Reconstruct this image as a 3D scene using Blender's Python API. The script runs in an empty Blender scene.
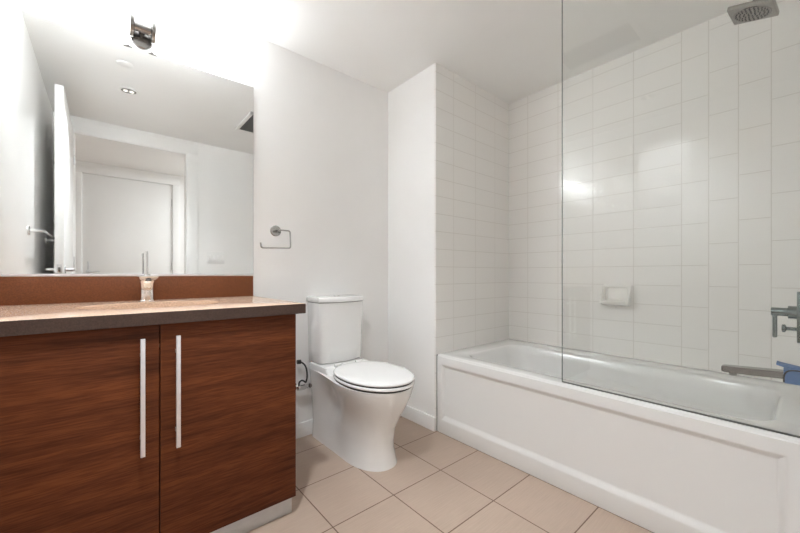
import bpy, bmesh, math, random
from mathutils import Vector, Matrix
random.seed(4)
S = bpy.context.scene
C = S.collection
PI = math.pi

# ---------------------------------------------------------------- camera, light, exposure
EYE = 1.041
cam_d = bpy.data.cameras.new('camera'); cam = bpy.data.objects.new('camera', cam_d); C.objects.link(cam)
cam.location = (0, 0, EYE); cam.rotation_euler = (PI/2, 0, math.radians(-40.4))
cam_d.sensor_width = 36; cam_d.lens = 349*36/800; cam_d.shift_y = 7.5/800; cam_d.clip_start = 0.01
S.camera = cam
S.view_settings.view_transform = 'Standard'; S.view_settings.look = 'None'
S.view_settings.gamma = 1; S.view_settings.use_curve_mapping = False
S.view_settings.exposure = 1.90
S.cycles.max_bounces = 16; S.cycles.diffuse_bounces = 12; S.cycles.glossy_bounces = 8; S.cycles.transparent_max_bounces = 16
W = bpy.data.worlds.new('world'); S.world = W; W.use_nodes = True
W.node_tree.nodes['Background'].inputs[0].default_value = (1, 1, 1, 1)
W.node_tree.nodes['Background'].inputs[1].default_value = 0.3
TUBE_L = 9.0        # radiance of the two vanity tubes
def disk_light(name, loc, power, size, col=(.92, .965, 1)):
    d = bpy.data.lights.new(name, 'AREA'); d.shape = 'DISK'; d.size = size; d.energy = power; d.color = col
    o = bpy.data.objects.new(name, d); C.objects.link(o); o.location = loc; return o
disk_light('hall_fill_lamp', (1.75, -0.85, 2.43), 7, 0.16)  # unseen lamp added in the hall as fill, without a fixture
lb = disk_light('bath_downlight_lamp', (0.15, 0.83, 2.420), 3.3, 0.09)
lb.data.spread = math.radians(112)     # deep-set lamp: cut off above 56 degrees

# ---------------------------------------------------------------- room measures
XL, XC, XT = -0.33, 1.676, 2.544       # left wall, column face / tub front, long tiled wall
YM, YA, YD, YE = 2.111, 1.606, -0.02, 0.008   # mirror wall, alcove far end, doorway wall, alcove near end
ZC = 2.44
HY = -1.65                             # far hall wall

# ---------------------------------------------------------------- materials
def mat(name, col, rough=.5, metal=0., spec=.5, coat=0., **k):
    m = bpy.data.materials.new(name); m.use_nodes = True
    b = m.node_tree.nodes['Principled BSDF']
    b.inputs['Base Color'].default_value = (*col, 1); b.inputs['Roughness'].default_value = rough
    b.inputs['Metallic'].default_value = metal; b.inputs['Specular IOR Level'].default_value = spec
    b.inputs['Coat Weight'].default_value = coat; b.inputs['Coat Roughness'].default_value = .05
    return m
def N(m, t, **k):
    n = m.node_tree.nodes.new(t)
    for a, v in k.items(): setattr(n, a, v)
    return n
def L(m, a, b): m.node_tree.links.new(a, b)
def BS(m): return m.node_tree.nodes['Principled BSDF']
def mottled(name, col, rough, var=.04, scale=8, bump=.02, bscale=200, **k):
    """plain finish with a faint colour variation and a fine surface grain"""
    m = mat(name, col, rough, **k)
    tc = N(m, 'ShaderNodeTexCoord'); n = N(m, 'ShaderNodeTexNoise'); n.inputs['Scale'].default_value = scale; n.inputs['Detail'].default_value = 4
    L(m, tc.outputs['Object'], n.inputs['Vector'])
    r = N(m, 'ShaderNodeValToRGB'); e = r.color_ramp.elements
    e[0].position = .3; e[1].position = .7
    e[0].color = (*[c*(1-var) for c in col], 1); e[1].color = (*[min(1, c*(1+var)) for c in col], 1)
    L(m, n.outputs['Fac'], r.inputs['Fac']); L(m, r.outputs['Color'], BS(m).inputs['Base Color'])
    n2 = N(m, 'ShaderNodeTexNoise'); n2.inputs['Scale'].default_value = bscale; L(m, tc.outputs['Object'], n2.inputs['Vector'])
    b = N(m, 'ShaderNodeBump'); b.inputs['Strength'].default_value = bump; b.inputs['Distance'].default_value = .002
    L(m, n2.outputs['Fac'], b.inputs['Height']); L(m, b.outputs['Normal'], BS(m).inputs['Normal'])
    return m

M_wall = mottled('wall_paint', (.865, .86, .85), .38, .012, 3, .05, 260)
M_ceil = mottled('ceiling_paint', (.88, .88, .87), .7, .01, 3, .06, 300)
M_trim = mottled('trim_paint', (.87, .868, .86), .35, .01, 4, .02, 200)
M_doorp = mottled('door_paint', (.87, .868, .86), .3, .01, 4, .03, 200)
M_porc = mottled('porcelain', (.86, .86, .85), .12, .006, 2, 0, 50, coat=.5)
M_seat = mottled('seat_plastic', (.88, .88, .87), .2, .006, 2, 0, 50)
M_tub = mottled('tub_enamel', (.80, .80, .79), .14, .006, 2, 0, 50, coat=.3)
M_dish = mottled('soap_dish_ceramic', (.88, .865, .83), .15, .01, 3, 0, 50)
M_chrome = mottled('chrome', (.78, .78, .78), .08, .02, 20, 0, 50, metal=1.)
M_satin = mottled('satin_steel', (.70, .70, .71), .28, .03, 40, .05, 400, metal=1.)
M_bar = mottled('brushed_aluminium', (.86, .85, .88), .30, .02, 60, .05, 500, metal=.7)
M_dkmetal = mottled('dark_nickel', (.30, .29, .28), .22, .05, 30, .02, 400, metal=1.)  # evenly dark grey metal for brackets and fittings
M_fit = mottled('towel_ring_chrome', (.46, .455, .44), .15, .05, 30, 0, 100, metal=1.)
M_teal = mottled('dark_plated_chrome', (.19, .225, .225), .16, .05, 30, 0, 100, metal=1.)
M_head = mottled('worn_nickel', (.33, .315, .295), .34, .05, 30, .02, 300, metal=1.)
M_black = mottled('black_rubber_gap_shade', (.02, .02, .02), .5, .1, 30, .02, 200)
M_grille = mottled('vent_grille_grey', (.16, .16, .155), .6, .05, 30, .02, 200)
M_kick = mottled('toe_kick_metal', (.62, .62, .62), .35, .06, 14, .05, 300, metal=.35)
M_basin = mottled('basin_biscuit', (.80, .66, .52), .15, .02, 5, 0, 50, coat=.3)
M_tape = mottled('blue_tape', (.10, .20, .42), .6, .10, 30, .2, 120)
M_switch = mottled('switch_plastic', (.83, .83, .82), .35, .01, 5, 0, 50)
M_dkline = mottled('shadow_gap_sealant', (.16, .16, .15), .6, .05, 30, 0, 100)

def wood(name, seed):
    m = mat(name, (.2, .08, .04), .42, spec=.12)
    tc = N(m, 'ShaderNodeTexCoord'); mp = N(m, 'ShaderNodeMapping')
    mp.inputs['Scale'].default_value = (1.0, 1.0, 16); mp.inputs['Location'].default_value = (seed*3.1, 0, seed)
    L(m, tc.outputs['Object'], mp.inputs['Vector'])
    n1 = N(m, 'ShaderNodeTexNoise'); n1.inputs['Scale'].default_value = 1.4; n1.inputs['Detail'].default_value = 6; n1.inputs['Distortion'].default_value = .25; n1.inputs['Roughness'].default_value = .62
    L(m, mp.outputs['Vector'], n1.inputs['Vector'])
    mp2 = N(m, 'ShaderNodeMapping'); mp2.inputs['Scale'].default_value = (14, 14, 260); L(m, tc.outputs['Object'], mp2.inputs['Vector'])
    n2 = N(m, 'ShaderNodeTexNoise'); n2.inputs['Scale'].default_value = 1.; n2.inputs['Detail'].default_value = 3; L(m, mp2.outputs['Vector'], n2.inputs['Vector'])
    r = N(m, 'ShaderNodeValToRGB'); e = r.color_ramp.elements
    e[0].position = .30; e[0].color = (.065, .018, .007, 1); e[1].position = .72; e[1].color = (.19, .055, .018, 1)
    q = e.new(.5); q.color = (.13, .038, .014, 1)
    L(m, n1.outputs['Fac'], r.inputs['Fac'])
    r2 = N(m, 'ShaderNodeValToRGB'); e = r2.color_ramp.elements
    e[0].position = .35; e[0].color = (.66, .62, .60, 1); e[1].position = .6; e[1].color = (1.12, 1.12, 1.12, 1)
    L(m, n2.outputs['Fac'], r2.inputs['Fac'])
    mx = N(m, 'ShaderNodeMix', data_type='RGBA', blend_type='MULTIPLY'); mx.inputs[0].default_value = .8
    L(m, r.outputs['Color'], mx.inputs[6]); L(m, r2.outputs['Color'], mx.inputs[7])
    L(m, mx.outputs[2], BS(m).inputs['Base Color'])
    b = N(m, 'ShaderNodeBump'); b.inputs['Strength'].default_value = .12; b.inputs['Distance'].default_value = .001
    L(m, n2.outputs['Fac'], b.inputs['Height']); L(m, b.outputs['Normal'], BS(m).inputs['Normal'])
    return m
M_wood = wood('walnut_veneer_horizontal', 1); M_wood2 = wood('walnut_veneer_right', 2)

def quartz(name, col, rough):
    m = mat(name, col, rough, spec=.45)
    tc = N(m, 'ShaderNodeTexCoord'); v = N(m, 'ShaderNodeTexNoise'); v.inputs['Scale'].default_value = 260; v.inputs['Detail'].default_value = 2
    L(m, tc.outputs['Object'], v.inputs['Vector'])
    r = N(m, 'ShaderNodeValToRGB'); e = r.color_ramp.elements
    e[0].position = .35; e[0].color = (*[c*.78 for c in col], 1); e[1].position = .65; e[1].color = (*[c*1.2 for c in col], 1)
    L(m, v.outputs['Fac'], r.inputs['Fac']); L(m, r.outputs['Color'], BS(m).inputs['Base Color'])
    return m
M_quartz = quartz('quartz_top_lit', (.60, .42, .31), .16)  # slab top, colour lightened to carry the lamp light and grazing reflection
M_edge = quartz('quartz_edge_shaded', (.066, .036, .026), .4)  # same slab's edge, its shade put into the colour
M_splash = quartz('brown_quartz_backsplash', (.18, .055, .016), .45)

def brick_node(m, vec, bw, rh, loc, mortar, offset, swap=False):
    mp = N(m, 'ShaderNodeCombineXYZ'); sp = N(m, 'ShaderNodeSeparateXYZ'); L(m, vec, sp.inputs[0])
    L(m, sp.outputs[loc[2]], mp.inputs[0]); L(m, sp.outputs[loc[3]], mp.inputs[1])
    a = N(m, 'ShaderNodeVectorMath', operation='SUBTRACT'); a.inputs[1].default_value = (loc[0], loc[1], 0)
    L(m, mp.outputs[0], a.inputs[0])
    b = N(m, 'ShaderNodeTexBrick'); b.offset = offset; b.offset_frequency = 2; b.squash = 1
    b.inputs['Scale'].default_value = 1; b.inputs['Mortar Size'].default_value = mortar; b.inputs['Mortar Smooth'].default_value = .35
    b.inputs['Brick Width'].default_value = bw; b.inputs['Row Height'].default_value = rh
    b.inputs['Bias'].default_value = 0
    L(m, a.outputs[0], b.inputs['Vector'])
    return b
def tile_wall(name, axis, split=None):
    """4x8 gloss wall tile; axis is the horizontal coordinate (0 = x, 1 = y); past the split the tile stands upright in running bond"""
    m = mat(name, (.8, .77, .73), .10, spec=.5, coat=.0)
    tc = N(m, 'ShaderNodeTexCoord'); v = tc.outputs['Object']
    z0 = .972 - .1176*20
    h0 = (.481 - .2395*20) if axis == 1 else (1.857 - .245*20)
    b1 = brick_node(m, v, .2395 if axis == 1 else .245, .1176, (h0, z0, axis, 2), .0024, 0)
    out_c, out_f = b1.outputs['Color'], b1.outputs['Fac']
    cols = ((.875, .86, .835, 1), (.885, .87, .845, 1), (.70, .675, .64, 1))
    bs = [b1]
    if split is not None:
        b2 = brick_node(m, v, .2352, .1185, (.972 - .2352*20, split - .1185*19, 2, axis), .0024, .5); bs.append(b2)
        sp = N(m, 'ShaderNodeSeparateXYZ'); L(m, v, sp.inputs[0])
        lt = N(m, 'ShaderNodeMath', operation='LESS_THAN'); lt.inputs[1].default_value = split; L(m, sp.outputs[axis], lt.inputs[0])
        mc = N(m, 'ShaderNodeMix', data_type='RGBA'); L(m, lt.outputs[0], mc.inputs[0]); L(m, b1.outputs['Color'], mc.inputs[6]); L(m, b2.outputs['Color'], mc.inputs[7])
        mf = N(m, 'ShaderNodeMix', data_type='FLOAT'); L(m, lt.outputs[0], mf.inputs[0]); L(m, b1.outputs['Fac'], mf.inputs[2]); L(m, b2.outputs['Fac'], mf.inputs[3])
        out_c, out_f = mc.outputs[2], mf.outputs[0]
    for b in bs:
        for i, c in enumerate(cols): b.inputs[('Color1', 'Color2', 'Mortar')[i]].default_value = c
    L(m, out_c, BS(m).inputs['Base Color'])
    n = N(m, 'ShaderNodeTexNoise'); n.inputs['Scale'].default_value = 22; L(m, v, n.inputs['Vector'])
    inv = N(m, 'ShaderNodeMath', operation='MULTIPLY_ADD'); inv.inputs[1].default_value = -1.; inv.inputs[2].default_value = 1.; L(m, out_f, inv.inputs[0])
    ad = N(m, 'ShaderNodeMath', operation='MULTIPLY_ADD'); ad.inputs[1].default_value = .6; L(m, n.outputs['Fac'], ad.inputs[0]); L(m, inv.outputs[0], ad.inputs[2])
    b = N(m, 'ShaderNodeBump'); b.inputs['Strength'].default_value = .35; b.inputs['Distance'].default_value = .0022
    L(m, ad.outputs[0], b.inputs['Height']); L(m, b.outputs['Normal'], BS(m).inputs['Normal'])
    rr = N(m, 'ShaderNodeMath', operation='MULTIPLY_ADD'); rr.inputs[1].default_value = .4; rr.inputs[2].default_value = .13
    L(m, out_f, rr.inputs[0]); L(m, rr.outputs[0], BS(m).inputs['Roughness'])
    return m
M_tile_long = tile_wall('gloss_wall_tile_long', 1, .481)
M_tile_end = tile_wall('gloss_wall_tile_end', 0)

def floor_tile():
    m = mat('tan_floor_tile', (.5, .37, .29), .38, spec=.4)
    tc = N(m, 'ShaderNodeTexCoord'); v = tc.outputs['Object']
    b = brick_node(m, v, .3225, .329, (.720 - .3225*10, .613 - .329*20, 0, 1), .0026, 0)
    b.inputs['Color1'].default_value = (.51, .395, .315, 1); b.inputs['Color2'].default_value = (.535, .415, .333, 1); b.inputs['Mortar'].default_value = (.17, .10, .07, 1)
    b.inputs['Mortar Smooth'].default_value = .1
    mp = N(m, 'ShaderNodeMapping'); mp.inputs['Scale'].default_value = (8, 220, 1); L(m, v, mp.inputs['Vector'])
    n = N(m, 'ShaderNodeTexNoise'); n.inputs['Scale'].default_value = 1; n.inputs['Detail'].default_value = 3; L(m, mp.outputs[0], n.inputs['Vector'])
    n2 = N(m, 'ShaderNodeTexNoise'); n2.inputs['Scale'].default_value = 5; n2.inputs['Detail'].default_value = 4; L(m, v, n2.inputs['Vector'])
    for nn, lo in ((n, .90), (n2, .93)):
        pass
    r = N(m, 'ShaderNodeMapRange'); r.inputs['To Min'].default_value = .86; r.inputs['To Max'].default_value = 1.12; L(m, n.outputs['Fac'], r.inputs['Value'])
    r2 = N(m, 'ShaderNodeMapRange'); r2.inputs['To Min'].default_value = .92; r2.inputs['To Max'].default_value = 1.08; L(m, n2.outputs['Fac'], r2.inputs['Value'])
    mu = N(m, 'ShaderNodeMath', operation='MULTIPLY'); L(m, r.outputs[0], mu.inputs[0]); L(m, r2.outputs[0], mu.inputs[1])
    vm = N(m, 'ShaderNodeVectorMath', operation='SCALE'); L(m, b.outputs['Color'], vm.inputs[0]); L(m, mu.outputs[0], vm.inputs['Scale'])
    L(m, vm.outputs[0], BS(m).inputs['Base Color'])
    inv = N(m, 'ShaderNodeMath', operation='SUBTRACT'); inv.inputs[0].default_value = 1.; L(m, b.outputs['Fac'], inv.inputs[1])
    bu = N(m, 'ShaderNodeBump'); bu.inputs['Strength'].default_value = .5; bu.inputs['Distance'].default_value = .0015
    L(m, inv.outputs[0], bu.inputs['Height']); L(m, bu.outputs['Normal'], BS(m).inputs['Normal'])
    return m
M_floor = floor_tile()

M_mirror = mat('mirror_silver', (.86, .87, .86), .0, 1.)
def emit(name, col, s):
    m = mat(name, col, .3); b = BS(m); b.inputs['Emission Color'].default_value = (*col, 1); b.inputs['Emission Strength'].default_value = s
    return m
M_tube = emit('opal_glass_lit', (.92, .965, 1), TUBE_L)
M_lens = emit('downlight_lens', (1, .95, .88), 0.2)

def arch_glass(name, tint, refl=1.0):
    m = bpy.data.materials.new(name); m.use_nodes = True; nt = m.node_tree; nt.nodes.clear()
    o = nt.nodes.new('ShaderNodeOutputMaterial'); mx = nt.nodes.new('ShaderNodeMixShader')
    t = nt.nodes.new('ShaderNodeBsdfTransparent'); t.inputs[0].default_value = (*tint, 1)
    g = nt.nodes.new('ShaderNodeBsdfGlossy'); g.inputs['Roughness'].default_value = 0; g.inputs[0].default_value = (refl, refl, refl, 1)
    # reflectance follows the angle the same way on either side of the sheet
    lw = nt.nodes.new('ShaderNodeFresnel'); lw.inputs['IOR'].default_value = 1.5
    geo = nt.nodes.new('ShaderNodeNewGeometry')
    mi = nt.nodes.new('ShaderNodeMix'); mi.data_type = 'FLOAT'; mi.inputs[2].default_value = 1.5; mi.inputs[3].default_value = 1.5
    nt.links.new(geo.outputs['Backfacing'], mi.inputs[0]); mi.inputs[3].default_value = 1/1.5
    inv = nt.nodes.new('ShaderNodeMath'); inv.operation = 'MINIMUM'; inv.inputs[1].default_value = .6
    # backfacing hits have their IOR inverted by the node, so hand it the inverse
    nt.links.new(mi.outputs[0], lw.inputs['IOR'])
    nt.links.new(lw.outputs[0], inv.inputs[0]); nt.links.new(inv.outputs[0], mx.inputs[0])
    nt.links.new(t.outputs[0], mx.inputs[1]); nt.links.new(g.outputs[0], mx.inputs[2]); nt.links.new(mx.outputs[0], o.inputs[0])
    return m
M_glass = arch_glass('clear_screen_glass', (.980, .988, .983))
M_gedge = mottled('glass_polished_edge', (.14, .18, .165), .15, .05, 20, 0, 50)

# ---------------------------------------------------------------- mesh helpers
def new(): return bmesh.new()
def add_box(bm, a, b, bev=0, seg=2):
    t = bmesh.new(); bmesh.ops.create_cube(t, size=1)
    sz = [b[i]-a[i] for i in range(3)]; c = [(a[i]+b[i])/2 for i in range(3)]
    for v in t.verts: v.co = Vector((v.co[i]*sz[i]+c[i] for i in range(3)))
    if bev: bmesh.ops.bevel(t, geom=t.edges[:], offset=bev, segments=seg, profile=.5, affect='EDGES')
    merge(bm, t); return bm
def merge(bm, t, mtx=None):
    if mtx: t.transform(mtx)
    me = bpy.data.meshes.new('tmp'); t.to_mesh(me); t.free(); bm.from_mesh(me); bpy.data.meshes.remove(me)
def add_loft(bm, rings, cap=True, closed=True):
    R = [[bm.verts.new(p) for p in r] for r in rings]; n = len(R[0])
    for a, b in zip(R, R[1:]):
        for i in range(n if closed else n-1):
            j = (i+1) % n; bm.faces.new((a[i], a[j], b[j], b[i]))
    if cap:
        bm.faces.new(list(reversed(R[0]))); bm.faces.new(R[-1])
    return R
def add_lathe(bm, prof, origin=(0, 0, 0), axis=(0, 0, 1), seg=32, cap=True):
    """prof: list of (radius, height along axis)"""
    ax = Vector(axis).normalized(); q = Vector((0, 0, 1)).rotation_difference(ax); o = Vector(origin)
    rings = [[o + q @ Vector((r*math.cos(2*PI*i/seg), r*math.sin(2*PI*i/seg), h)) for i in range(seg)] for r, h in prof]
    add_loft(bm, rings, cap)
def add_tube(bm, pts, r, seg=14, smooth=True, sub=6):
    P = [Vector(p) for p in pts]
    if smooth and len(P) > 2:
        Q = []
        for i in range(len(P)-1):
            p0 = P[max(i-1, 0)]; p1 = P[i]; p2 = P[i+1]; p3 = P[min(i+2, len(P)-1)]
            for k in range(sub):
                t = k/sub
                Q.append(.5*((2*p1) + (p2-p0)*t + (2*p0-5*p1+4*p2-p3)*t*t + (3*p1-p0-3*p2+p3)*t**3))
        Q.append(P[-1]); P = Q
    up = Vector((0, 0, 1)); T0 = (P[1]-P[0]).normalized()
    if abs(T0.dot(up)) > .9: up = Vector((1, 0, 0))
    u = T0.cross(up).normalized(); rings = []
    for i, p in enumerate(P):
        T = (P[min(i+1, len(P)-1)] - P[max(i-1, 0)]).normalized()
        u = (u - T*u.dot(T)).normalized(); w = T.cross(u)
        rings.append([p + (u*math.cos(2*PI*k/seg) + w*math.sin(2*PI*k/seg))*r for k in range(seg)])
    add_loft(bm, rings)
def fillet(pts, r, n=5):
    """polyline with rounded corners"""
    P = [Vector(p) for p in pts]; out = [P[0]]
    for a, b, c in zip(P, P[1:], P[2:]):
        d1 = (a-b).normalized(); d2 = (c-b).normalized(); s = b+d1*r; e = b+d2*r
        for k in range(n+1):
            t = k/n; out.append(s*(1-t)**2 + b*2*t*(1-t) + e*t*t)
    out.append(P[-1]); return out
def obj(name, bm, m, parent=None, smooth=True, ang=35, loc=None):
    bmesh.ops.recalc_face_normals(bm, faces=bm.faces[:])
    me = bpy.data.meshes.new(name); bm.to_mesh(me); bm.free()
    for x in (m if isinstance(m, (list, tuple)) else [m]): me.materials.append(x)
    o = bpy.data.objects.new(name, me); C.objects.link(o)
    if smooth:
        for p in me.polygons: p.use_smooth = True
        me.set_sharp_from_angle(angle=math.radians(ang))
    if parent:
        o.parent = parent
        w = Vector((0, 0, 0)); q = parent
        while q: w += q.location; q = q.parent
        o.location = -w
    return o
def thing(name, label, cat, loc, group=None):
    o = bpy.data.objects.new(name, None); C.objects.link(o); o.location = loc; o.empty_display_size = .05
    o['label'] = label; o['category'] = cat
    if group: o['group'] = group
    return o
def tag(o, label, cat, group=None):
    o['label'] = label; o['category'] = cat
    if group: o['group'] = group
    return o
def struct(name, bm, m, label=None, cat=None, parent=None, **k):
    o = obj(name, bm, m, parent, **k)
    if not parent:
        o['kind'] = 'structure'; o['label'] = label; o['category'] = cat
    return o
def box(a, b, bev=0, seg=2): return add_box(new(), a, b, bev, seg)

# ---------------------------------------------------------------- the setting
T = .10
struct('floor', box((-1.4, HY-.1, -.08), (2.7, YM+.1, 0)), M_floor, 'tan square floor tiles with thin brown grout lines', 'floor')
struct('ceiling', box((-1.4, HY-.1, ZC), (2.7, YM+.1, ZC+.08)), M_ceil, 'plain white painted ceiling', 'ceiling')
struct('wall_back', box((XL-T, YM, 0), (XC, YM+T, ZC)), M_wall, 'white painted wall behind the mirror and the toilet', 'wall')
struct('wall_left', box((XL-T, YD, 0), (XL, YM, ZC)), M_wall, 'white wall carrying the towel bar, seen in the mirror', 'wall')
b = new(); add_box(b, (XC, YA+.012, 0), (XT+T, YM+T, ZC)); struct('wall_column', b, M_wall, 'white boxed-out wall between toilet and bathtub', 'wall')
struct('wall_alcove_end', box((XC+.002, YA, .0), (XT, YA+.012, ZC)), M_tile_end, 'gloss white tiled end wall of the tub alcove', 'wall')
struct('wall_right', box((XT, YE-.16, 0), (XT+T, YA+.012, ZC)), M_tile_long, 'long gloss white tiled wall above the bathtub', 'wall')
struct('wall_plumbing', box((1.69, YD-.001, 0), (XT, YE, ZC)), M_tile_end, 'tiled wall carrying the shower fittings', 'wall')
# doorway wall with an opening
DX0, DX1, DZ = -.20, .67, 2.30
b = new(); add_box(b, (XL-T, YD-.12, 0), (DX0, YD, ZC)); add_box(b, (DX1, YD-.12, 0), (XT, YD-.001, ZC)); add_box(b, (DX0, YD-.12, DZ), (DX1, YD, ZC))
struct('wall_front', b, M_wall, 'white wall with the doorway, seen in the mirror', 'wall')
b = new()
for x0, x1 in ((DX0-.085, DX0+.0), (DX1, DX1+.10)):
    add_box(b, (x0, YD, 0), (x1, YD+.010, DZ+.10), .003)
    add_box(b, (x0, YD-.13, 0), (x1, YD-.12, DZ+.10), .003)
add_box(b, (DX0-.085, YD, DZ), (DX1+.10, YD+.011, DZ+.10), .003)
add_box(b, (DX0-.085, YD-.131, DZ), (DX1+.10, YD-.12, DZ+.10), .003)
add_box(b, (DX0, YD-.12, 0), (DX0+.008, YD, DZ)); add_box(b, (DX1-.008, YD-.12, 0), (DX1, YD, DZ)); add_box(b, (DX0, YD-.12, DZ-.008), (DX1, YD, DZ))
struct('trim_1', b, M_trim, 'white casing around the bathroom doorway', 'door casing')
# baseboards
BH, BT = .093, .014
struct('baseboard_back', box((.60, YM-BT, 0), (XC-BT, YM, BH), .003), M_trim, 'white baseboard behind the toilet', 'baseboard')
struct('baseboard_column', box((XC-BT, YA+.0, 0), (XC, YM, BH), .003), M_trim, 'white baseboard on the column beside the tub', 'baseboard')
struct('baseboard_left', box((XL, YD+.03, 0), (XL+BT, 1.43, BH), .003), M_trim, 'white baseboard on the left wall', 'baseboard')
struct('baseboard_front', box((DX1+.102, YD, 0), (1.688, YD+.010, BH), .003), M_trim, 'white baseboard on the doorway wall', 'baseboard')
# hall beyond the doorway (seen in the mirror)
HX0, HX1 = -.20, .75
b = new(); add_box(b, (-1.4, HY-.1, 0), (HX0, HY, ZC)); add_box(b, (HX1, HY-.1, 0), (2.7, HY, ZC)); add_box(b, (HX0, HY-.1, DZ), (HX1, HY, ZC))
struct('wall_hall', b, M_wall, 'white hallway wall around the closed door, seen in the mirror', 'wall')
struct('wall_hall_left', box((-1.5, HY-.1, 0), (-1.4, YD, ZC)), M_wall, 'white end wall of the hallway', 'wall')
struct('wall_hall_right', box((2.7, HY-.1, 0), (2.8, YD, ZC)), M_wall, 'white far end wall of the hallway', 'wall')
struct('wall_hall_near', box((-1.4, YD-.12, 0), (XL-T, YD, ZC)), M_wall, 'white hallway wall beside the bathroom', 'wall')
b = new()
for x0, x1 in ((HX0-.09, HX0), (HX1, HX1+.09)): add_box(b, (x0, HY, 0), (x1, HY+.014, DZ+.09), .003)
add_box(b, (HX0-.09, HY, DZ), (HX1+.09, HY+.015, DZ+.09), .003)
struct('trim_2', b, M_trim, 'white casing around the closed hallway door', 'door casing')
def lever_parts(root, x, y, z, nx, dirv, parent_m=M_satin):
    """round rose and lever: nx = unit vector out of the leaf, dirv = lever direction"""
    p = Vector((x, y, z)); n = Vector(nx); d = Vector(dirv)
    b = new(); add_lathe(b, [(.024, 0), (.026, .003), (.026, .007), (.012, .009), (.011, .04)], p, n, 24)
    pts = fillet([p+n*.030, p+n*.044, p+n*.044+d*.11], .010)
    add_tube(b, pts, .008, 12, smooth=False)
    return obj('lever_handle', b, parent_m, root)
d2 = struct('door_2', box((HX0+.004, HY-.045, .006), (HX1-.004, HY-.012, DZ-.004), .002), M_doorp, 'closed white hallway door seen through the doorway in the mirror', 'door')
b = new(); add_box(b, (HX0+.050, HY-.012, 1.03), (HX0+.068, HY-.006, 1.20), .002); obj('lock_plate', b, M_satin, d2)
lever_parts(d2, HX0+.06, HY-.008, 1.07, (0, 1, 0), (1, 0, 0))
for z in (.3, 1.15, 2.05):
    b = new(); add_lathe(b, [(.007, -.05), (.007, .05)], (HX1-.006, HY-.008, z), (0, 0, 1), 12); obj('hinge', b, M_satin, d2)
# open bathroom door, leaf swung against the left wall
LX0, LX1, LY0, LY1 = -.243, -.198, YD+.012, .985
d1 = struct('door_1', box((LX0, LY0, .010), (LX1, LY1, DZ-.006), .002), M_doorp, 'open white bathroom door standing along the left wall in the mirror', 'door')
b = new(); add_box(b, (LX0+.010, LY1-.001, 1.035), (LX1-.010, LY1+.0015, 1.105), .0005); obj('latch_plate', b, M_satin, d1)
b = new(); add_box(b, (LX0+.016, LY1+.001, 1.055), (LX1-.016, LY1+.010, 1.085), .002); obj('latch_bolt', b, M_dkmetal, d1)
lever_parts(d1, LX1, LY1-.065, 1.07, (1, 0, 0), (0, -1, 0)); lever_parts(d1, LX0, LY1-.065, 1.07, (-1, 0, 0), (0, -1, 0))
for z in (.3, 1.15, 2.05):
    b = new(); add_lathe(b, [(.006, -.045), (.006, .045)], (LX1+.004, LY0-.003, z), (0, 0, 1), 12); obj('hinge', b, M_satin, d1)

# ---------------------------------------------------------------- bathtub
t = thing('bathtub', 'white alcove bathtub with a recessed panel on its apron', 'bathtub', (2.11, .8, 0))
TX0, TX1, TY0, TY1, TZ = 1.690, XT-.001, YE+.001, YA-.001, .512
def rrect(x0, x1, y0, y1, r, z, n=8):
    out = []
    for cx, cy, a0 in ((x1-r, y1-r, 0), (x0+r, y1-r, PI/2), (x0+r, y0+r, PI), (x1-r, y0+r, 1.5*PI)):
        for k in range(n+1):
            a = a0 + PI/2*k/n; out.append(Vector((cx+r*math.cos(a), cy+r*math.sin(a), z)))
    return out
b = new()
rings = [rrect(TX0+.045, TX1, TY0, TY1, .004, .0), rrect(TX0+.045, TX1, TY0, TY1, .004, TZ-.034), rrect(TX0+.001, TX1, TY0, TY1, .006, TZ-.030), rrect(TX0, TX1, TY0, TY1, .006, TZ-.016), rrect(TX0+.0015, TX1-.0015, TY0+.0015, TY1-.0015, .006, TZ-.007), rrect(TX0+.007, TX1-.005, TY0+.004, TY1-.004, .007, TZ-.0015), rrect(TX0+.016, TX1-.010, TY0+.010, TY1-.010, .01, TZ),
         rrect(1.778, 2.385, .072, 1.475, .12, TZ-.001), rrect(1.787, 2.377, .080, 1.467, .115, TZ-.004), rrect(1.796, 2.369, .088, 1.458, .11, TZ-.014),
         rrect(1.810, 2.358, .097, 1.440, .11, TZ-.06), rrect(1.840, 2.335, .125, 1.38, .11, .28), rrect(1.865, 2.315, .16, 1.30, .11, .16), rrect(1.850, 2.295, .23, 1.26, .11, .125), rrect(1.93, 2.25, .30, 1.20, .09, .115)]
add_loft(b, rings, cap=False)
b.verts.ensure_lookup_table(); n = len(rings[0]); b.faces.new(b.verts[-n:])
b.faces.new(list(reversed(b.verts[:n])))
shell = obj('tub_shell', b, M_tub, t, ang=60)
# apron front: frame with a recessed panel, one mesh of nested rectangles
b = new(); xo = TX0-.016
sm_ = lambda q: q*q*(3-2*q)
def yzrect(x, y0, y1, z0, z1): return [Vector((x, y0, z0)), Vector((x, y1, z0)), Vector((x, y1, z1)), Vector((x, y0, z1))]
rs = [yzrect(TX0+.030, TY0, TY1, .0, TZ-.010), yzrect(xo+.005, TY0, TY1, .0, TZ-.010), yzrect(xo+.001, TY0+.002, TY1-.002, .001, TZ-.014), yzrect(xo, TY0+.006, TY1-.006, .003, TZ-.020),
      ] + [yzrect(xo+.017*sm_(k/8), TY0+.035+.03*k/8, TY1-.035-.03*k/8, .080+.042*k/8, TZ-.056-.034*k/8) for k in range(9)]
add_loft(b, rs, cap=True)
for v in b.verts: v.co.x += .012
obj('apron', b, M_tub, t, ang=32)
b = new(); add_lathe(b, [(.030, 0), (.030, .004), (.022, .006), (.0, .006)], (2.09, .40, .115), (0, 0, 1), 24, cap=False); obj('drain', b, M_chrome, t)
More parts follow.
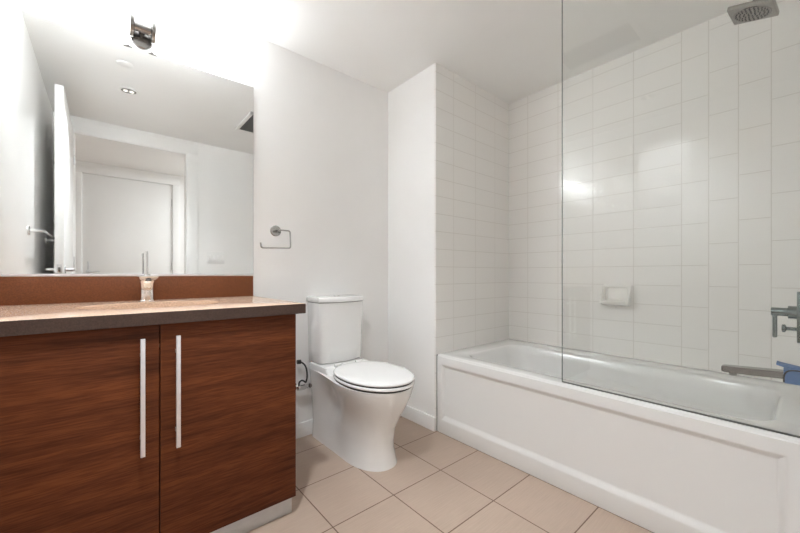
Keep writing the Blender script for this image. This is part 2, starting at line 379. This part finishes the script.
b = new(); add_lathe(b, [(.034, 0), (.034, .008), (.028, .012), (.0, .012)], (2.13, .112, .37), (0, 1, .12), 24, cap=False); obj('overflow_cover', b, M_chrome, t)
struct('trim_3', box((TX0-.005, YA-.005, 0), (TX0+.004, YA+.000, TZ-.005)), M_dkline, 'thin dark gap line between tub apron and column', 'seam')

# glass screen
t = thing('glass_shower_screen', 'tall clear glass panel standing on the bathtub rim', 'glass screen', (1.712, .4, TZ))
GX, GY0, GY1, GZ0, GZ1 = 1.708, YE+.002, .787, TZ+.004, ZC-.004
b = new(); add_box(b, (GX, GY0, GZ0), (GX+.010, GY1, GZ1))
for f in b.faces: f.material_index = 0 if abs(f.normal.x) > .9 else 1
b.normal_update()
for f in b.faces: f.material_index = 0 if abs(f.normal.x) > .9 else 1
obj('glass_pane', b, [M_glass, M_gedge], t, smooth=False)
b = new(); add_box(b, (GX+.001, GY0, TZ-.0005), (GX+.009, GY1, GZ0)); obj('bottom_seal', b, M_dkline, t)

# ---------------------------------------------------------------- vanity
CX = .635; FY = 1.44
t = thing('vanity_cabinet', 'dark walnut two-door vanity cabinet under the brown countertop', 'cabinet', (.15, 1.75, 0))
b = new(); add_box(b, (XL+.002, FY+.020, .080), (XL+.020, YM-.016, .870), .001); add_box(b, (CX-.019, FY+.020, .080), (CX-.001, YM-.016, .870), .001)
add_box(b, (XL+.020, FY+.020, .080), (CX-.019, YM-.016, .098)); add_box(b, (XL+.020, YM-.030, .098), (CX-.019, YM-.016, .870)); add_box(b, (XL+.020, FY+.020, .800), (CX-.019, FY+.038, .870)); obj('carcass', b, M_wood, t)
for x0, x1, hx, m in ((XL+.003, .1465, .099, M_wood), (.1495, CX, .198, M_wood2)):
    b = new(); add_box(b, (x0, FY, .082), (x1, FY+.019, .868), .0015); dr = obj('door', b, m, t)
    b = new(); add_box(b, (hx-.0066, 1.405, .444), (hx+.0066, 1.415, .829), .0015)
    for z in (.50, .773): add_box(b, (hx-.0055, 1.413, z-.006), (hx+.0055, FY+.001, z+.006))
    obj('handle', b, M_bar, dr)
b = new(); add_box(b, (XL+.003, 1.469, .0), (.629, 1.485, .081), .001); add_box(b, (.615, 1.484, 0), (.629, YM-.02, .081), .001); obj('toe_kick', b, M_kick, t)

t = thing('countertop', 'brown quartz countertop with backsplash below the mirror', 'countertop', (.17, 1.76, .87))
SX, SY, SA, SB = .165, 1.775, .245, .165     # sink cut-out
b = new(); NE = 64
cx0, cx1, cy0, cy1 = XL+.001, .668, 1.420, YM-.001
ell = [Vector((SX+SA*math.cos(2*PI*i/NE), SY+SB*math.sin(2*PI*i/NE), 0)) for i in range(NE)]
def onrect(i, e=0):
    a = 2*PI*i/NE; dx, dy = math.cos(a)*SA, math.sin(a)*SB
    k = min(((cx1-e-SX) if dx > 0 else (cx0+e-SX))/dx if abs(dx) > 1e-6 else 1e9, ((cy1-e-SY) if dy > 0 else (cy0+e-SY))/dy if abs(dy) > 1e-6 else 1e9)
    return Vector((SX+dx*k, SY+dy*k, 0))
rect = [onrect(i) for i in range(NE)]
for cxx, cyy in ((cx0, cy0), (cx1, cy0), (cx1, cy1), (cx0, cy1)):
    j = min(range(NE), key=lambda i: (rect[i]-Vector((cxx, cyy, 0))).length); rect[j] = Vector((cxx, cyy, 0))
def zz(r, z, sh=0):
    out = []
    for p in r:
        q = p.copy(); q.z = z
        if sh:
            q.x = min(max(q.x, cx0+sh), cx1-sh); q.y = min(max(q.y, cy0+sh), cy1-sh)
        out.append(q)
    return out
z0, z1 = .872, .914
def ells(s, z): return [Vector((SX+(SA+s)*math.cos(2*PI*i/NE), SY+(SB+s)*math.sin(2*PI*i/NE), z)) for i in range(NE)]
rings = [ells(0, z0), zz(rect, z0), zz(rect, z1-.003), zz(rect, z1-.0008, .0008), zz(rect, z1, .003), ells(.003, z1), ells(.0008, z1-.0008), ells(0, z1-.003), ells(0, z0)]
add_loft(b, rings, cap=False); bmesh.ops.remove_doubles(b, verts=b.verts[:], dist=1e-5)
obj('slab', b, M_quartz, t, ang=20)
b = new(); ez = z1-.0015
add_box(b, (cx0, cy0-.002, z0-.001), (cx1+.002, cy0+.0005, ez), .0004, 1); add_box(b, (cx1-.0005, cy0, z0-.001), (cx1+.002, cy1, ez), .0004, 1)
obj('edge_shade', b, M_edge, t)  # thin skin giving the slab's front and side their painted shade
b = new(); add_box(b, (XL+.001, YM-.020, z1), (.663, YM-.001, 1.030), .001); obj('backsplash', b, M_splash, t)

b = new()
prof = [(.012, z0-.001), (.0, z0-.002), (-.012, .85), (-.03, .80), (-.07, .765), (-.12, .750)]
add_loft(b, [ells(.02, z0-.001)] + [ells(s, z) for s, z in prof], cap=False)
o = bmesh.ops.contextual_create  # (closing face below)
b.verts.ensure_lookup_table(); b.faces.new(b.verts[-NE:])
add_loft(b, [ells(.02, z0-.001), ells(.02, z0-.012), ells(.0, .84), ells(-.018, .79), ells(-.06, .752), ells(-.12, .738)], cap=False)
b.verts.ensure_lookup_table(); b.faces.new(b.verts[-NE:])
t2 = thing('sink_basin', 'oval undermount washbasin set in the brown countertop', 'sink', (SX, SY, .75))
obj('bowl', b, M_basin, t2, ang=60)
b = new(); add_lathe(b, [(.022, 0), (.022, .003), (.012, .004), (.0, .004)], (SX, SY, .7505), (0, 0, 1), 20, cap=False); obj('drain', b, M_chrome, t2)

# faucet
t = thing('faucet', 'single lever chrome basin faucet standing behind the sink', 'faucet', (.166, 2.0, z1))
fx, fy = .156, 2.000
b = new(); add_lathe(b, [(.033, 0), (.033, .005), (.030, .008)], (fx, fy, z1), (0, 0, 1), 32); obj('base_ring', b, M_chrome, t)
b = new()
def frect(w, y0, y1, z, r): return rrect(fx-w, fx+w, y0, y1, r, z, 5)
add_loft(b, [frect(.028, fy-.028, fy+.026, z1+.007, .0262), frect(.027, fy-.028, fy+.026, z1+.05, .0262), frect(.028, fy-.030, fy+.026, z1+.085, .0262), frect(.030, fy-.034, fy+.026, z1+.094, .022)]); obj('body', b, M_chrome, t)
b = new()
add_loft(b, [frect(.029, fy-.050, fy+.024, z1+.0942, .008), frect(.036, fy-.098, fy+.027, z1+.111, .008), frect(.037, fy-.102, fy+.028, z1+.116, .008), frect(.034, fy-.096, fy+.026, z1+.120, .008)])
sp = obj('spout', b, M_chrome, t)
b = new(); add_lathe(b, [(.011, 0), (.011, .010)], (fx, fy-.075, z1+.095), (0, 0, 1), 20); obj('aerator', b, M_dkmetal, sp)
b = new(); add_lathe(b, [(.013, 0), (.012, .006), (.008, .008)], (fx, fy-.005, z1+.120), (0, 0, 1), 24)
add_tube(b, [(fx, fy-.005, z1+.125), (fx, fy-.006, z1+.18), (fx-.001, fy-.008, z1+.232)], .0045, 12); obj('lever', b, M_chrome, t)

# mirror
t = thing('wall_mirror', 'large frameless wall mirror above the vanity', 'mirror', (.17, YM-.003, 1.03))
b = new(); add_box(b, (XL+.002, YM-.008, 1.038), (.668, YM-.003, 2.129)); b.normal_update()
for f in b.faces: f.material_index = 0 if f.normal.y < -.9 else 1
M_medge = mottled('mirror_ground_edge', (.45, .47, .46), .3, .05, 30, 0, 50)
obj('mirror_glass', b, [M_mirror, M_medge], t, smooth=False)
b = new(); add_box(b, (XL+.002, YM-.012, 1.0305), (.668, YM-.001, 1.042), .001); obj('bottom_channel', b, M_bar, t)
for i, x in enumerate((.085, .190)):
    b = new(); add_box(b, (x-.012, YM-.011, 2.122), (x+.012, YM-.001, 2.134), .001); obj('disc_reflection', b, M_dkmetal, t)  # dark blocks stand in for the light's end discs reflected in the mirror

# vanity light
LXc, LY, LZ = .143, 2.052, 2.207
t = thing('vanity_light', 'wall light with dark metal bracket and two glowing glass tubes', 'wall light', (LXc, YM, LZ))
b = new()
rings = []
for s, y in ((1., YM-.0005), (1., YM-.010), (.93, YM-.014), (.0001, YM-.016)):
    rings.append([Vector((LXc+.050*s*math.cos(a*PI/20), y, LZ-.018+.054*s*math.sin(a*PI/20))) for a in range(40)])
add_loft(b, rings, cap=True); obj('backplate', b, M_dkmetal, t)
b = new(); add_tube(b, [(LXc, YM-.010, LZ-.006), (LXc, LY+.01, LZ-.002)], .012, 16, smooth=False); obj('stem', b, M_dkmetal, t)
b = new(); add_lathe(b, [(.021, -.033), (.021, .033)], (LXc, LY, LZ), (1, 0, 0), 28); obj('centre_bar', b, M_dkmetal, t)
for s in (-1, 1):
    b = new(); add_lathe(b, [(.050, 0), (.053, .002), (.053, .016), (.050, .018)], (LXc+s*.033, LY, LZ), (s, 0, 0), 36); obj('end_disc', b, M_dkmetal, t)
    b = new(); add_lathe(b, [(.040, 0), (.044, .003), (.044, .285), (.040, .295), (.028, .299)], (LXc+s*.052, LY, LZ), (s, 0, 0), 36); obj('glass_tube', b, M_tube, t)

# ---------------------------------------------------------------- toilet
TC = 1.165
t = thing('toilet', 'white two-piece skirted toilet against the back wall', 'toilet', (TC, 1.8, 0))
def sm(x): x = min(max(x, 0), 1); return x*x*(3-2*x)
def interp(tab, z):
    for (z0_, v0), (z1_, v1) in zip(tab, tab[1:]):
        if z <= z1_:
            q = (z-z0_)/(z1_-z0_); q = q*q*(3-2*q)*.5 + q*.5
            return [a+(c-a)*q for a, c in zip(v0, v1)]
    return tab[-1][1]
#      z     yfront  wfront wback  waist
BT_ = [(0.0, (1.452, .138, .142, .002)), (.02, (1.456, .134, .140, .002)), (.10, (1.470, .124, .136, .012)), (.20, (1.452, .126, .140, .026)),
       (.28, (1.408, .140, .146, .034)), (.36, (1.362, .170, .154, .026)), (.42, (1.345, .192, .161, .008)), (.441, (1.342, .197, .163, .002))]
YB = YM-.016
def bowl_ring(z, inset=0, n=44):
    yf, wf, wb, ws = interp(BT_, z); yf += inset; wf -= inset; wb -= inset; yb = YB
    Ls = yb-yf; a = .275 if z > .3 else .22 + .055*(z/.3)
    half = []
    for i in range(n+1):
        q = i/n; s = (1-math.cos(q*PI/2))*Ls if False else None
        th = q*PI/2
        if q <= .5:
            ang = q/.5*PI/2; y = yf + a*(1-math.cos(ang)); h = wf*math.sin(ang)**.92
        else:
            u = (q-.5)/.5; y = yf+a + (Ls-a)*u
            h = wf + (wb-wf)*sm(u*1.15) - ws*math.sin(PI*min(u*1.2, 1))**2
            if u > .93: h -= .012*((u-.93)/.07)**2
        half.append((h, y))
    L_ = [Vector((TC-h, y, z)) for h, y in half]; R_ = [Vector((TC+h, y, z)) for h, y in reversed(half[1:])]
    return L_ + R_
zs = [0, .006, .02, .05, .09, .13, .17, .21, .25, .29, .33, .37, .40, .423, .435, .441]
b = new(); rings = [bowl_ring(z) for z in zs] + [bowl_ring(.441, .006)]
for p in rings[-1]: p.z = .445
add_loft(b, rings); obj('bowl', b, M_porc, t, ang=50)
# rear deck carrying the tank
b = new()
def rr(hw, yf, yb, z, r, bow=0):
    out = rrect(TC-hw, TC+hw, yf, yb, r, z, 6)
    for p in out:
        if p.y < (yf+yb)/2: p.y -= bow*(1-((p.x-TC)/hw)**2)
    return out
add_loft(b, [rr(.1625, 1.80, YM-.018, .437, .03), rr(.161, 1.84, YM-.016, .462, .03), rr(.158, 1.850, YM-.017, .476, .03), rr(.150, 1.90, YM-.02, .480, .03)]); obj('deck', b, M_porc, t, ang=50)
def arcrect(hw, yf, yb, z, bow, n=14, c=.012):
    """tank plan: straight back and sides, bowed front"""
    out = [Vector((TC+.004+hw-.004, yb, z)), Vector((TC+.004-hw+.004, yb, z)), Vector((TC+.004-hw, yb-.004, z))]
    pts = []
    for i in range(n+1):
        u = -1+2*i/n; pts.append(Vector((TC+.004+(hw-c*.35*(abs(u) > .999))*u, yf-bow*(1-u*u)+(c if abs(u) > .999 else 0)*.6, z)))
    return out + pts + [Vector((TC+.004+hw, yb-.004, z))]
b = new(); rg = []
for z, hw, yf in ((.482, .150, 1.962), (.488, .158, 1.955), (.56, .161, 1.952), (.70, .164, 1.948), (.84, .168, 1.944), (.860, .168, 1.944)):
    rg.append(arcrect(hw, yf, YM-.012, z, .030))
add_loft(b, rg); obj('tank', b, M_porc, t, ang=50)
b = new(); add_loft(b, [arcrect(.164, 1.948, YM-.012, .860, .030), arcrect(.164, 1.948, YM-.012, .864, .030)]); obj('tank_gasket', b, M_dkline, t)
b = new(); add_loft(b, [arcrect(.169, 1.938, YM-.008, .864, .032), arcrect(.172, 1.934, YM-.006, .868, .033), arcrect(.172, 1.934, YM-.006, .888, .033), arcrect(.171, 1.939, YM-.010, .895, .032), arcrect(.160, 1.950, YM-.02, .898, .03)])
obj('tank_lid', b, M_porc, t, ang=50)
b = new(); add_lathe(b, [(.020, 0), (.020, .004), (.018, .0055)], (TC, 2.01, .8975), (0, 0, 1), 28); obj('flush_button', b, M_chrome, t)
def egg(hw, yf, yb, z, n=60):
    out = []; yc = yf + (yb-yf)*.50
    for i in range(n):
        a = 2*PI*i/n; s, c = math.sin(a), math.cos(a)
        if c > 0:   # rear half, squarer
            y = yc + (yb-yc)*(abs(c)**.80); x = hw*math.copysign(abs(s)**.9, s)
        else:
            y = yc - (yc-yf)*abs(c); x = hw*s
        out.append(Vector((TC+x, y, z)))
    return out
b = new(); add_loft(b, [egg(.186, 1.352, 1.850, .4495), egg(.194, 1.343, 1.89, .452), egg(.195, 1.342, 1.89, .457)]); obj('seat_bumper_gap', b, M_dkline, t) if False else b.free()
b = new(); add_loft(b, [egg(.189, 1.342, 1.850, .4435), egg(.190, 1.340, 1.850, .4540)]); obj('seat_gap_shade', b, M_black, t)  # black ring painting the shade in the gap under the seat
b = new(); add_loft(b, [egg(.192, 1.337, 1.852, .4535), egg(.1965, 1.331, 1.856, .455), egg(.198, 1.330, 1.857, .460), egg(.196, 1.332, 1.856, .466), egg(.190, 1.338, 1.852, .4680)]); obj('seat', b, M_seat, t, ang=60)
b = new(); add_loft(b, [egg(.188, 1.341, 1.850, .4670), egg(.188, 1.341, 1.850, .4768)]); obj('lid_gap_shade', b, M_black, t)  # black filler, paints the shaded gap between seat and lid
b = new(); add_loft(b, [egg(.188, 1.341, 1.852, .4755), egg(.195, 1.334, 1.856, .477), egg(.197, 1.332, 1.857, .482), egg(.194, 1.335, 1.855, .487), egg(.182, 1.347, 1.846, .4915), egg(.150, 1.38, 1.82, .4945), egg(.08, 1.46, 1.78, .4965)]); obj('lid', b, M_seat, t, ang=60)
for s in (-1, 1):
    b = new(); add_lathe(b, [(.011, -.022), (.011, .022)], (TC+s*.075, 1.866, .484), (1, 0, 0), 16); obj('hinge', b, M_seat, t)

# water supply valve beside the toilet
t = thing('water_supply_valve', 'chrome shutoff valve with black hose on the wall left of the toilet', 'valve', (.93, YM, .30))
b = new(); add_lathe(b, [(.030, 0), (.028, .006), (.012, .010), (.012, .05)], (.905, YM, .335), (0, -1, 0), 24); obj('wall_flange', b, M_chrome, t)
b = new(); add_lathe(b, [(.012, -.03), (.018, -.022), (.018, .022), (.013, .03), (.013, .045)], (.934, 2.045, .338), (1, 0, -.02), 24); obj('valve_body', b, M_chrome, t)
b = new(); add_lathe(b, [(.006, 0), (.006, .02), (.010, .022), (.010, .038)], (.966, 2.045, .337), (1, 0, 0), 16)
add_box(b, (.991, 2.037, .322), (.997, 2.053, .352), .003); obj('valve_handle', b, M_dkmetal, t)
b = new(); add_tube(b, [(.918, 2.040, .352), (.920, 2.035, .375), (.935, 2.03, .385), (.955, 2.035, .372), (.968, 2.045, .366), (.978, 2.05, .40), (.972, 2.055, .455), (.950, 2.06, .485), (.925, 2.065, .492)], .0052, 12); obj('hose', b, M_black, t)
b = new(); add_lathe(b, [(.014, 0), (.014, .022), (.009, .026)], (.918, 2.066, .494), (1, -.2, -.05), 8); obj('hose_nut', b, M_black, t)

# ---------------------------------------------------------------- wall fittings
t = thing('towel_ring', 'chrome open square towel ring on the wall between mirror and toilet', 'towel ring', (.797, YM, 1.30))
b = new(); add_lathe(b, [(.033, 0), (.033, .006), (.030, .009)], (.800, YM, 1.303), (0, -1, 0), 32); obj('wall_rose', b, M_fit, t)
b = new(); add_tube(b, fillet([(.800, YM-.006, 1.303), (.800, YM-.060, 1.303), (.866, YM-.061, 1.303), (.870, YM-.061, 1.198), (.695, YM-.061, 1.192), (.691, YM-.061, 1.222)], .013), .0045, 12, smooth=False); obj('ring', b, M_fit, t)

t = thing('towel_bar', 'chrome towel bar on the left wall, seen in the mirror', 'towel bar', (XL, .9, 1.29))
for y in (1.29, .52):
    b = new(); add_lathe(b, [(.028, 0), (.028, .006), (.025, .009), (.008, .010), (.008, .066)], (XL, y, 1.292), (1, 0, 0), 24); obj('bracket', b, M_chrome, t)
b = new(); add_tube(b, [(XL+.066, 1.31, 1.292), (XL+.066, .50, 1.292)], .0075, 14, smooth=False); obj('rail', b, M_chrome, t)
for v in []: pass

t = thing('robe_hook', 'small chrome robe hook on the wall side of the open door', 'hook', (LX0, .58, 1.86))
b = new(); add_lathe(b, [(.016, 0), (.016, .005), (.008, .007)], (LX0, .58, 1.865), (-1, 0, 0), 20); obj('wall_rose', b, M_chrome, t)
b = new(); add_tube(b, [(LX0-.004, .58, 1.865), (LX0-.025, .58, 1.858), (LX0-.040, .58, 1.866), (LX0-.045, .58, 1.886)], .005, 10); obj('hook_arm', b, M_chrome, t)

t = thing('light_switch_plate', 'white four-gang light switch plate on the doorway wall in the mirror', 'light switch', (.94, YD, 1.21))
b = new(); add_box(b, (.855, YD, 1.158), (1.030, YD+.006, 1.280), .002); obj('cover_plate', b, M_switch, t)
for i in range(4):
    x = .855+.175*(i+.5)/4; b = new(); add_box(b, (x-.012, YD+.005, 1.188), (x+.012, YD+.010, 1.250), .0015); obj('rocker', b, M_trim, t)

# soap dish
t = thing('soap_dish', 'small off-white ceramic soap dish on the long tiled wall', 'soap dish', (XT, .81, .90))
b = new(); SY0, SY1 = .735, .886
def sect(x, y0, y1, z0, z1, r): return [Vector((x, p.x, p.y)) for p in rrect(y0, y1, z0, z1, r, 0, 5)]
add_loft(b, [sect(XT, SY0-.008, SY1+.008, .838, .975, .012), sect(XT-.006, SY0-.008, SY1+.008, .838, .975, .012), sect(XT-.012, SY0, SY1, .845, .967, .014), sect(XT-.012, SY0+.012, SY1-.012, .872, .957, .012), sect(XT-.003, SY0+.018, SY1-.018, .880, .950, .010)])
obj('back_plate', b, M_dish, t, ang=40)
b = new()
# tray: side profile extruded along y with raised lip
prof = [(0, .838), (-.030, .838), (-.062, .846), (-.072, .858), (-.073, .868), (-.067, .870), (-.062, .862), (-.030, .854), (0, .857)]
add_loft(b, [[Vector((XT-.006+x*(1 if 0 < i < 5 else .75), y, z)) for x, z in prof] for i, y in enumerate((SY0-.004, SY0+.006, SY0+.03, SY1-.03, SY1-.006, SY1+.004))])
obj('tray', b, M_dish, t, ang=40)
for y in (SY0-.006, SY1-.004):
    b = new(); add_loft(b, [[Vector((XT-.008+x, y+q, z)) for x, z in ((0, .840), (-.030, .840), (-.066, .852), (-.066, .872), (-.030, .915), (-.006, .965), (0, .965))] for q in (0, .010)])
    bmesh.ops.bevel(b, geom=b.edges[:], offset=.002, segments=2, affect='EDGES'); obj('side_cheek', b, M_dish, t, ang=50)

# tub and shower fittings
FX = 2.13
t = thing('tub_spout', 'flat chrome tub spout reaching over the bathtub from the shower wall', 'tub spout', (FX, YE, .61))
b = new(); add_loft(b, [[Vector((FX-w, y, zt)), Vector((FX+w, y, zt)), Vector((FX+w, y, zb)), Vector((FX-w, y, zb))] for y, w, zt, zb in
             ((YE, .024, .646, .614), (.06, .024, .644, .614), (.16, .024, .637, .608), (.250, .024, .631, .604), (.258, .022, .628, .607))])
bmesh.ops.bevel(b, geom=[e for e in b.edges if abs((e.verts[0].co-e.verts[1].co).normalized().y) > .8], offset=.004, segments=3, affect='EDGES')
obj('spout_body', b, M_dkmetal, t)
b = new(); add_lathe(b, [(.013, 0), (.015, .014)], (FX, .222, .592), (0, 0, 1), 20); obj('outlet', b, M_dkmetal, t)
b = new(); add_lathe(b, [(.034, 0), (.034, .006), (.030, .009)], (FX, YE, .629), (0, 1, 0), 28); obj('wall_rose', b, M_dkmetal, t)
b = new()
add_box(b, (FX-.031, YE+.010, .600), (FX+.031, .070, .660), .006, 3)
for v in b.verts: v.co += Vector((random.uniform(-.0015, .0015), random.uniform(-.002, .002), random.uniform(-.0015, .0015)))
add_loft(b, [[Vector((FX-.024, y, z)), Vector((FX+.024, y, z+.002)), Vector((FX+.024, y, z-.006)), Vector((FX-.024, y, z-.008))] for y, z in ((YE+.02, .664), (.05, .668), (.075, .672), (.090, .676))])
add_box(b, (FX-.020, YE+.012, .656), (FX+.020, .045, .668), .002)
mt = obj('masking_tape', b, M_tape, ang=50); b = new()
add_tube(b, [(FX-.030, .069, .603), (FX-.033, .068, .630), (FX-.033, .058, .650), (FX-.032, .035, .656), (FX-.032, YE+.012, .655)], .0026, 8); obj('tape_edge', b, M_black, mt)
tag(mt, 'blue masking tape wrapped around the base of the tub spout', 'tape')

t = thing('shower_valve', 'chrome shower valve with lever handle on the shower wall above the spout', 'shower valve', (FX, YE, .87))
b = new(); add_box(b, (FX-.045, YE, .768), (FX+.045, YE+.026, .970), .004, 3); obj('wall_plate', b, M_teal, t)
b = new(); add_lathe(b, [(.026, 0), (.026, .030), (.017, .032), (.017, .075), (.015, .078)], (FX, YE+.020, .885), (0, 1, 0), 28); obj('valve_stem', b, M_teal, t)
b = new(); add_box(b, (FX-.010, .088, .778), (FX+.010, .102, .900), .004, 3); obj('lever', b, M_teal, t)
b = new(); add_lathe(b, [(.010, 0), (.007, .004), (.007, .030), (.016, .034), (.016, .042), (.012, .044)], (FX, YE+.024, .818), (0, 1, 0), 20); obj('diverter_knob', b, M_teal, t)

t = thing('overhead_shower', 'square shower head with round spray face on a wall arm', 'shower head', (FX, YE, 2.27))
hc = Vector((2.150, .161, 2.182)); tilt = Matrix.Translation(hc) @ Matrix.Rotation(math.radians(-3.8), 4, 'Z') @ Matrix.Rotation(math.radians(15.4), 4, 'X')
k = new(); add_box(k, (-.073, -.073, -.009), (.073, .073, .009), .004, 3)
b = new(); merge(b, k, tilt); hd = obj('head_plate', b, M_head, t)
k = new(); add_lathe(k, [(.060, -.0125), (.062, -.009), (.060, -.0085)], (0, 0, 0), (0, 0, 1), 36); b = new(); merge(b, k, tilt); sf = obj('spray_face', b, M_dkmetal, hd)
k = new()
for rad, cnt in ((.012, 6), (.026, 12), (.040, 18), (.052, 24)):
    for i in range(cnt): add_lathe(k, [(.0022, -.0150), (.0030, -.0122)], (rad*math.cos(2*PI*i/cnt), rad*math.sin(2*PI*i/cnt), 0), (0, 0, 1), 6)
b = new(); merge(b, k, tilt); o = obj('nozzle', b, M_black, sf); o['kind'] = 'stuff'
b = new(); merge(b, (lambda q: (add_lathe(q, [(.020, .008), (.020, .022), (.013, .030), (.013, .045)], (0, 0, 0), (0, 0, 1), 24), q)[1])(new()), tilt); obj('swivel_joint', b, M_dkmetal, hd)
b = new(); tp = tilt @ Vector((0, 0, .040)); add_tube(b, fillet([tp, tp+Vector((0, -.024, .075)), (FX, YE+.002, 2.310)], .03, 8), .010, 14, smooth=False); obj('arm', b, M_dkmetal, t)
b = new(); add_lathe(b, [(.030, 0), (.030, .006), (.024, .010)], (FX, YE, 2.310), (0, 1, 0), 28); obj('wall_rose', b, M_dkmetal, t)

# ---------------------------------------------------------------- ceiling fittings (seen in the mirror)
def lz(name, prof, x, y, m, parent, seg=36, cap=True):
    b = new(); add_lathe(b, prof, (x, y, ZC), (0, 0, -1), seg, cap); return obj(name, b, m, parent)
t = thing('recessed_downlight', 'round recessed ceiling light with twin lamps, nearest the doorway in the mirror', 'ceiling light', (.15, .83, ZC))
b = new(); add_lathe(b, [(.066, .0), (.066, .004), (.060, .006), (.048, .004), (.048, .001)], (.15, .83, ZC), (0, 0, -1), 40, False); obj('trim_ring', b, M_trim, t)
lz('reflector', [(.047, .0005), (.047, .0015)], .15, .83, M_dkmetal, t)
for s in (-1, 1): lz('lamp', [(.014, .0015), (.016, .004), (.010, .009)], .15+s*.019, .83, M_lens, t, 20)
t = thing('sprinkler_cover', 'flat white round cover plate on the ceiling, in the mirror', 'sprinkler cover', (.11, 1.25, ZC))
lz('cover_plate', [(.045, .0015), (.045, .004), (.043, .005)], .11, 1.25, M_trim, t); lz('shadow_ring', [(.040, .0), (.040, .002)], .11, 1.25, M_grille, t)
t = thing('exhaust_vent', 'square ceiling exhaust vent with dark grille, in the mirror', 'vent', (1.10, .86, ZC))
vx0, vx1, vy0, vy1 = .965, 1.245, .62, 1.09
b = new()
for a_, c_ in (((vx0, vy0), (vx1, vy0+.03)), ((vx0, vy1-.03), (vx1, vy1)), ((vx0, vy0), (vx0+.03, vy1)), ((vx1-.03, vy0), (vx1, vy1))):
    add_box(b, (a_[0], a_[1], ZC-.012), (c_[0], c_[1], ZC), .003)
obj('frame', b, M_trim, t)
b = new(); add_box(b, (vx0+.028, vy0+.028, ZC-.004), (vx1-.028, vy1-.028, ZC)); 
for i in range(20):
    y = vy0+.04+i*(vy1-vy0-.08)/19; add_box(b, (vx0+.028, y-.003, ZC-.009), (vx1-.028, y+.003, ZC-.003))
obj('grille', b, M_grille, t, smooth=False)
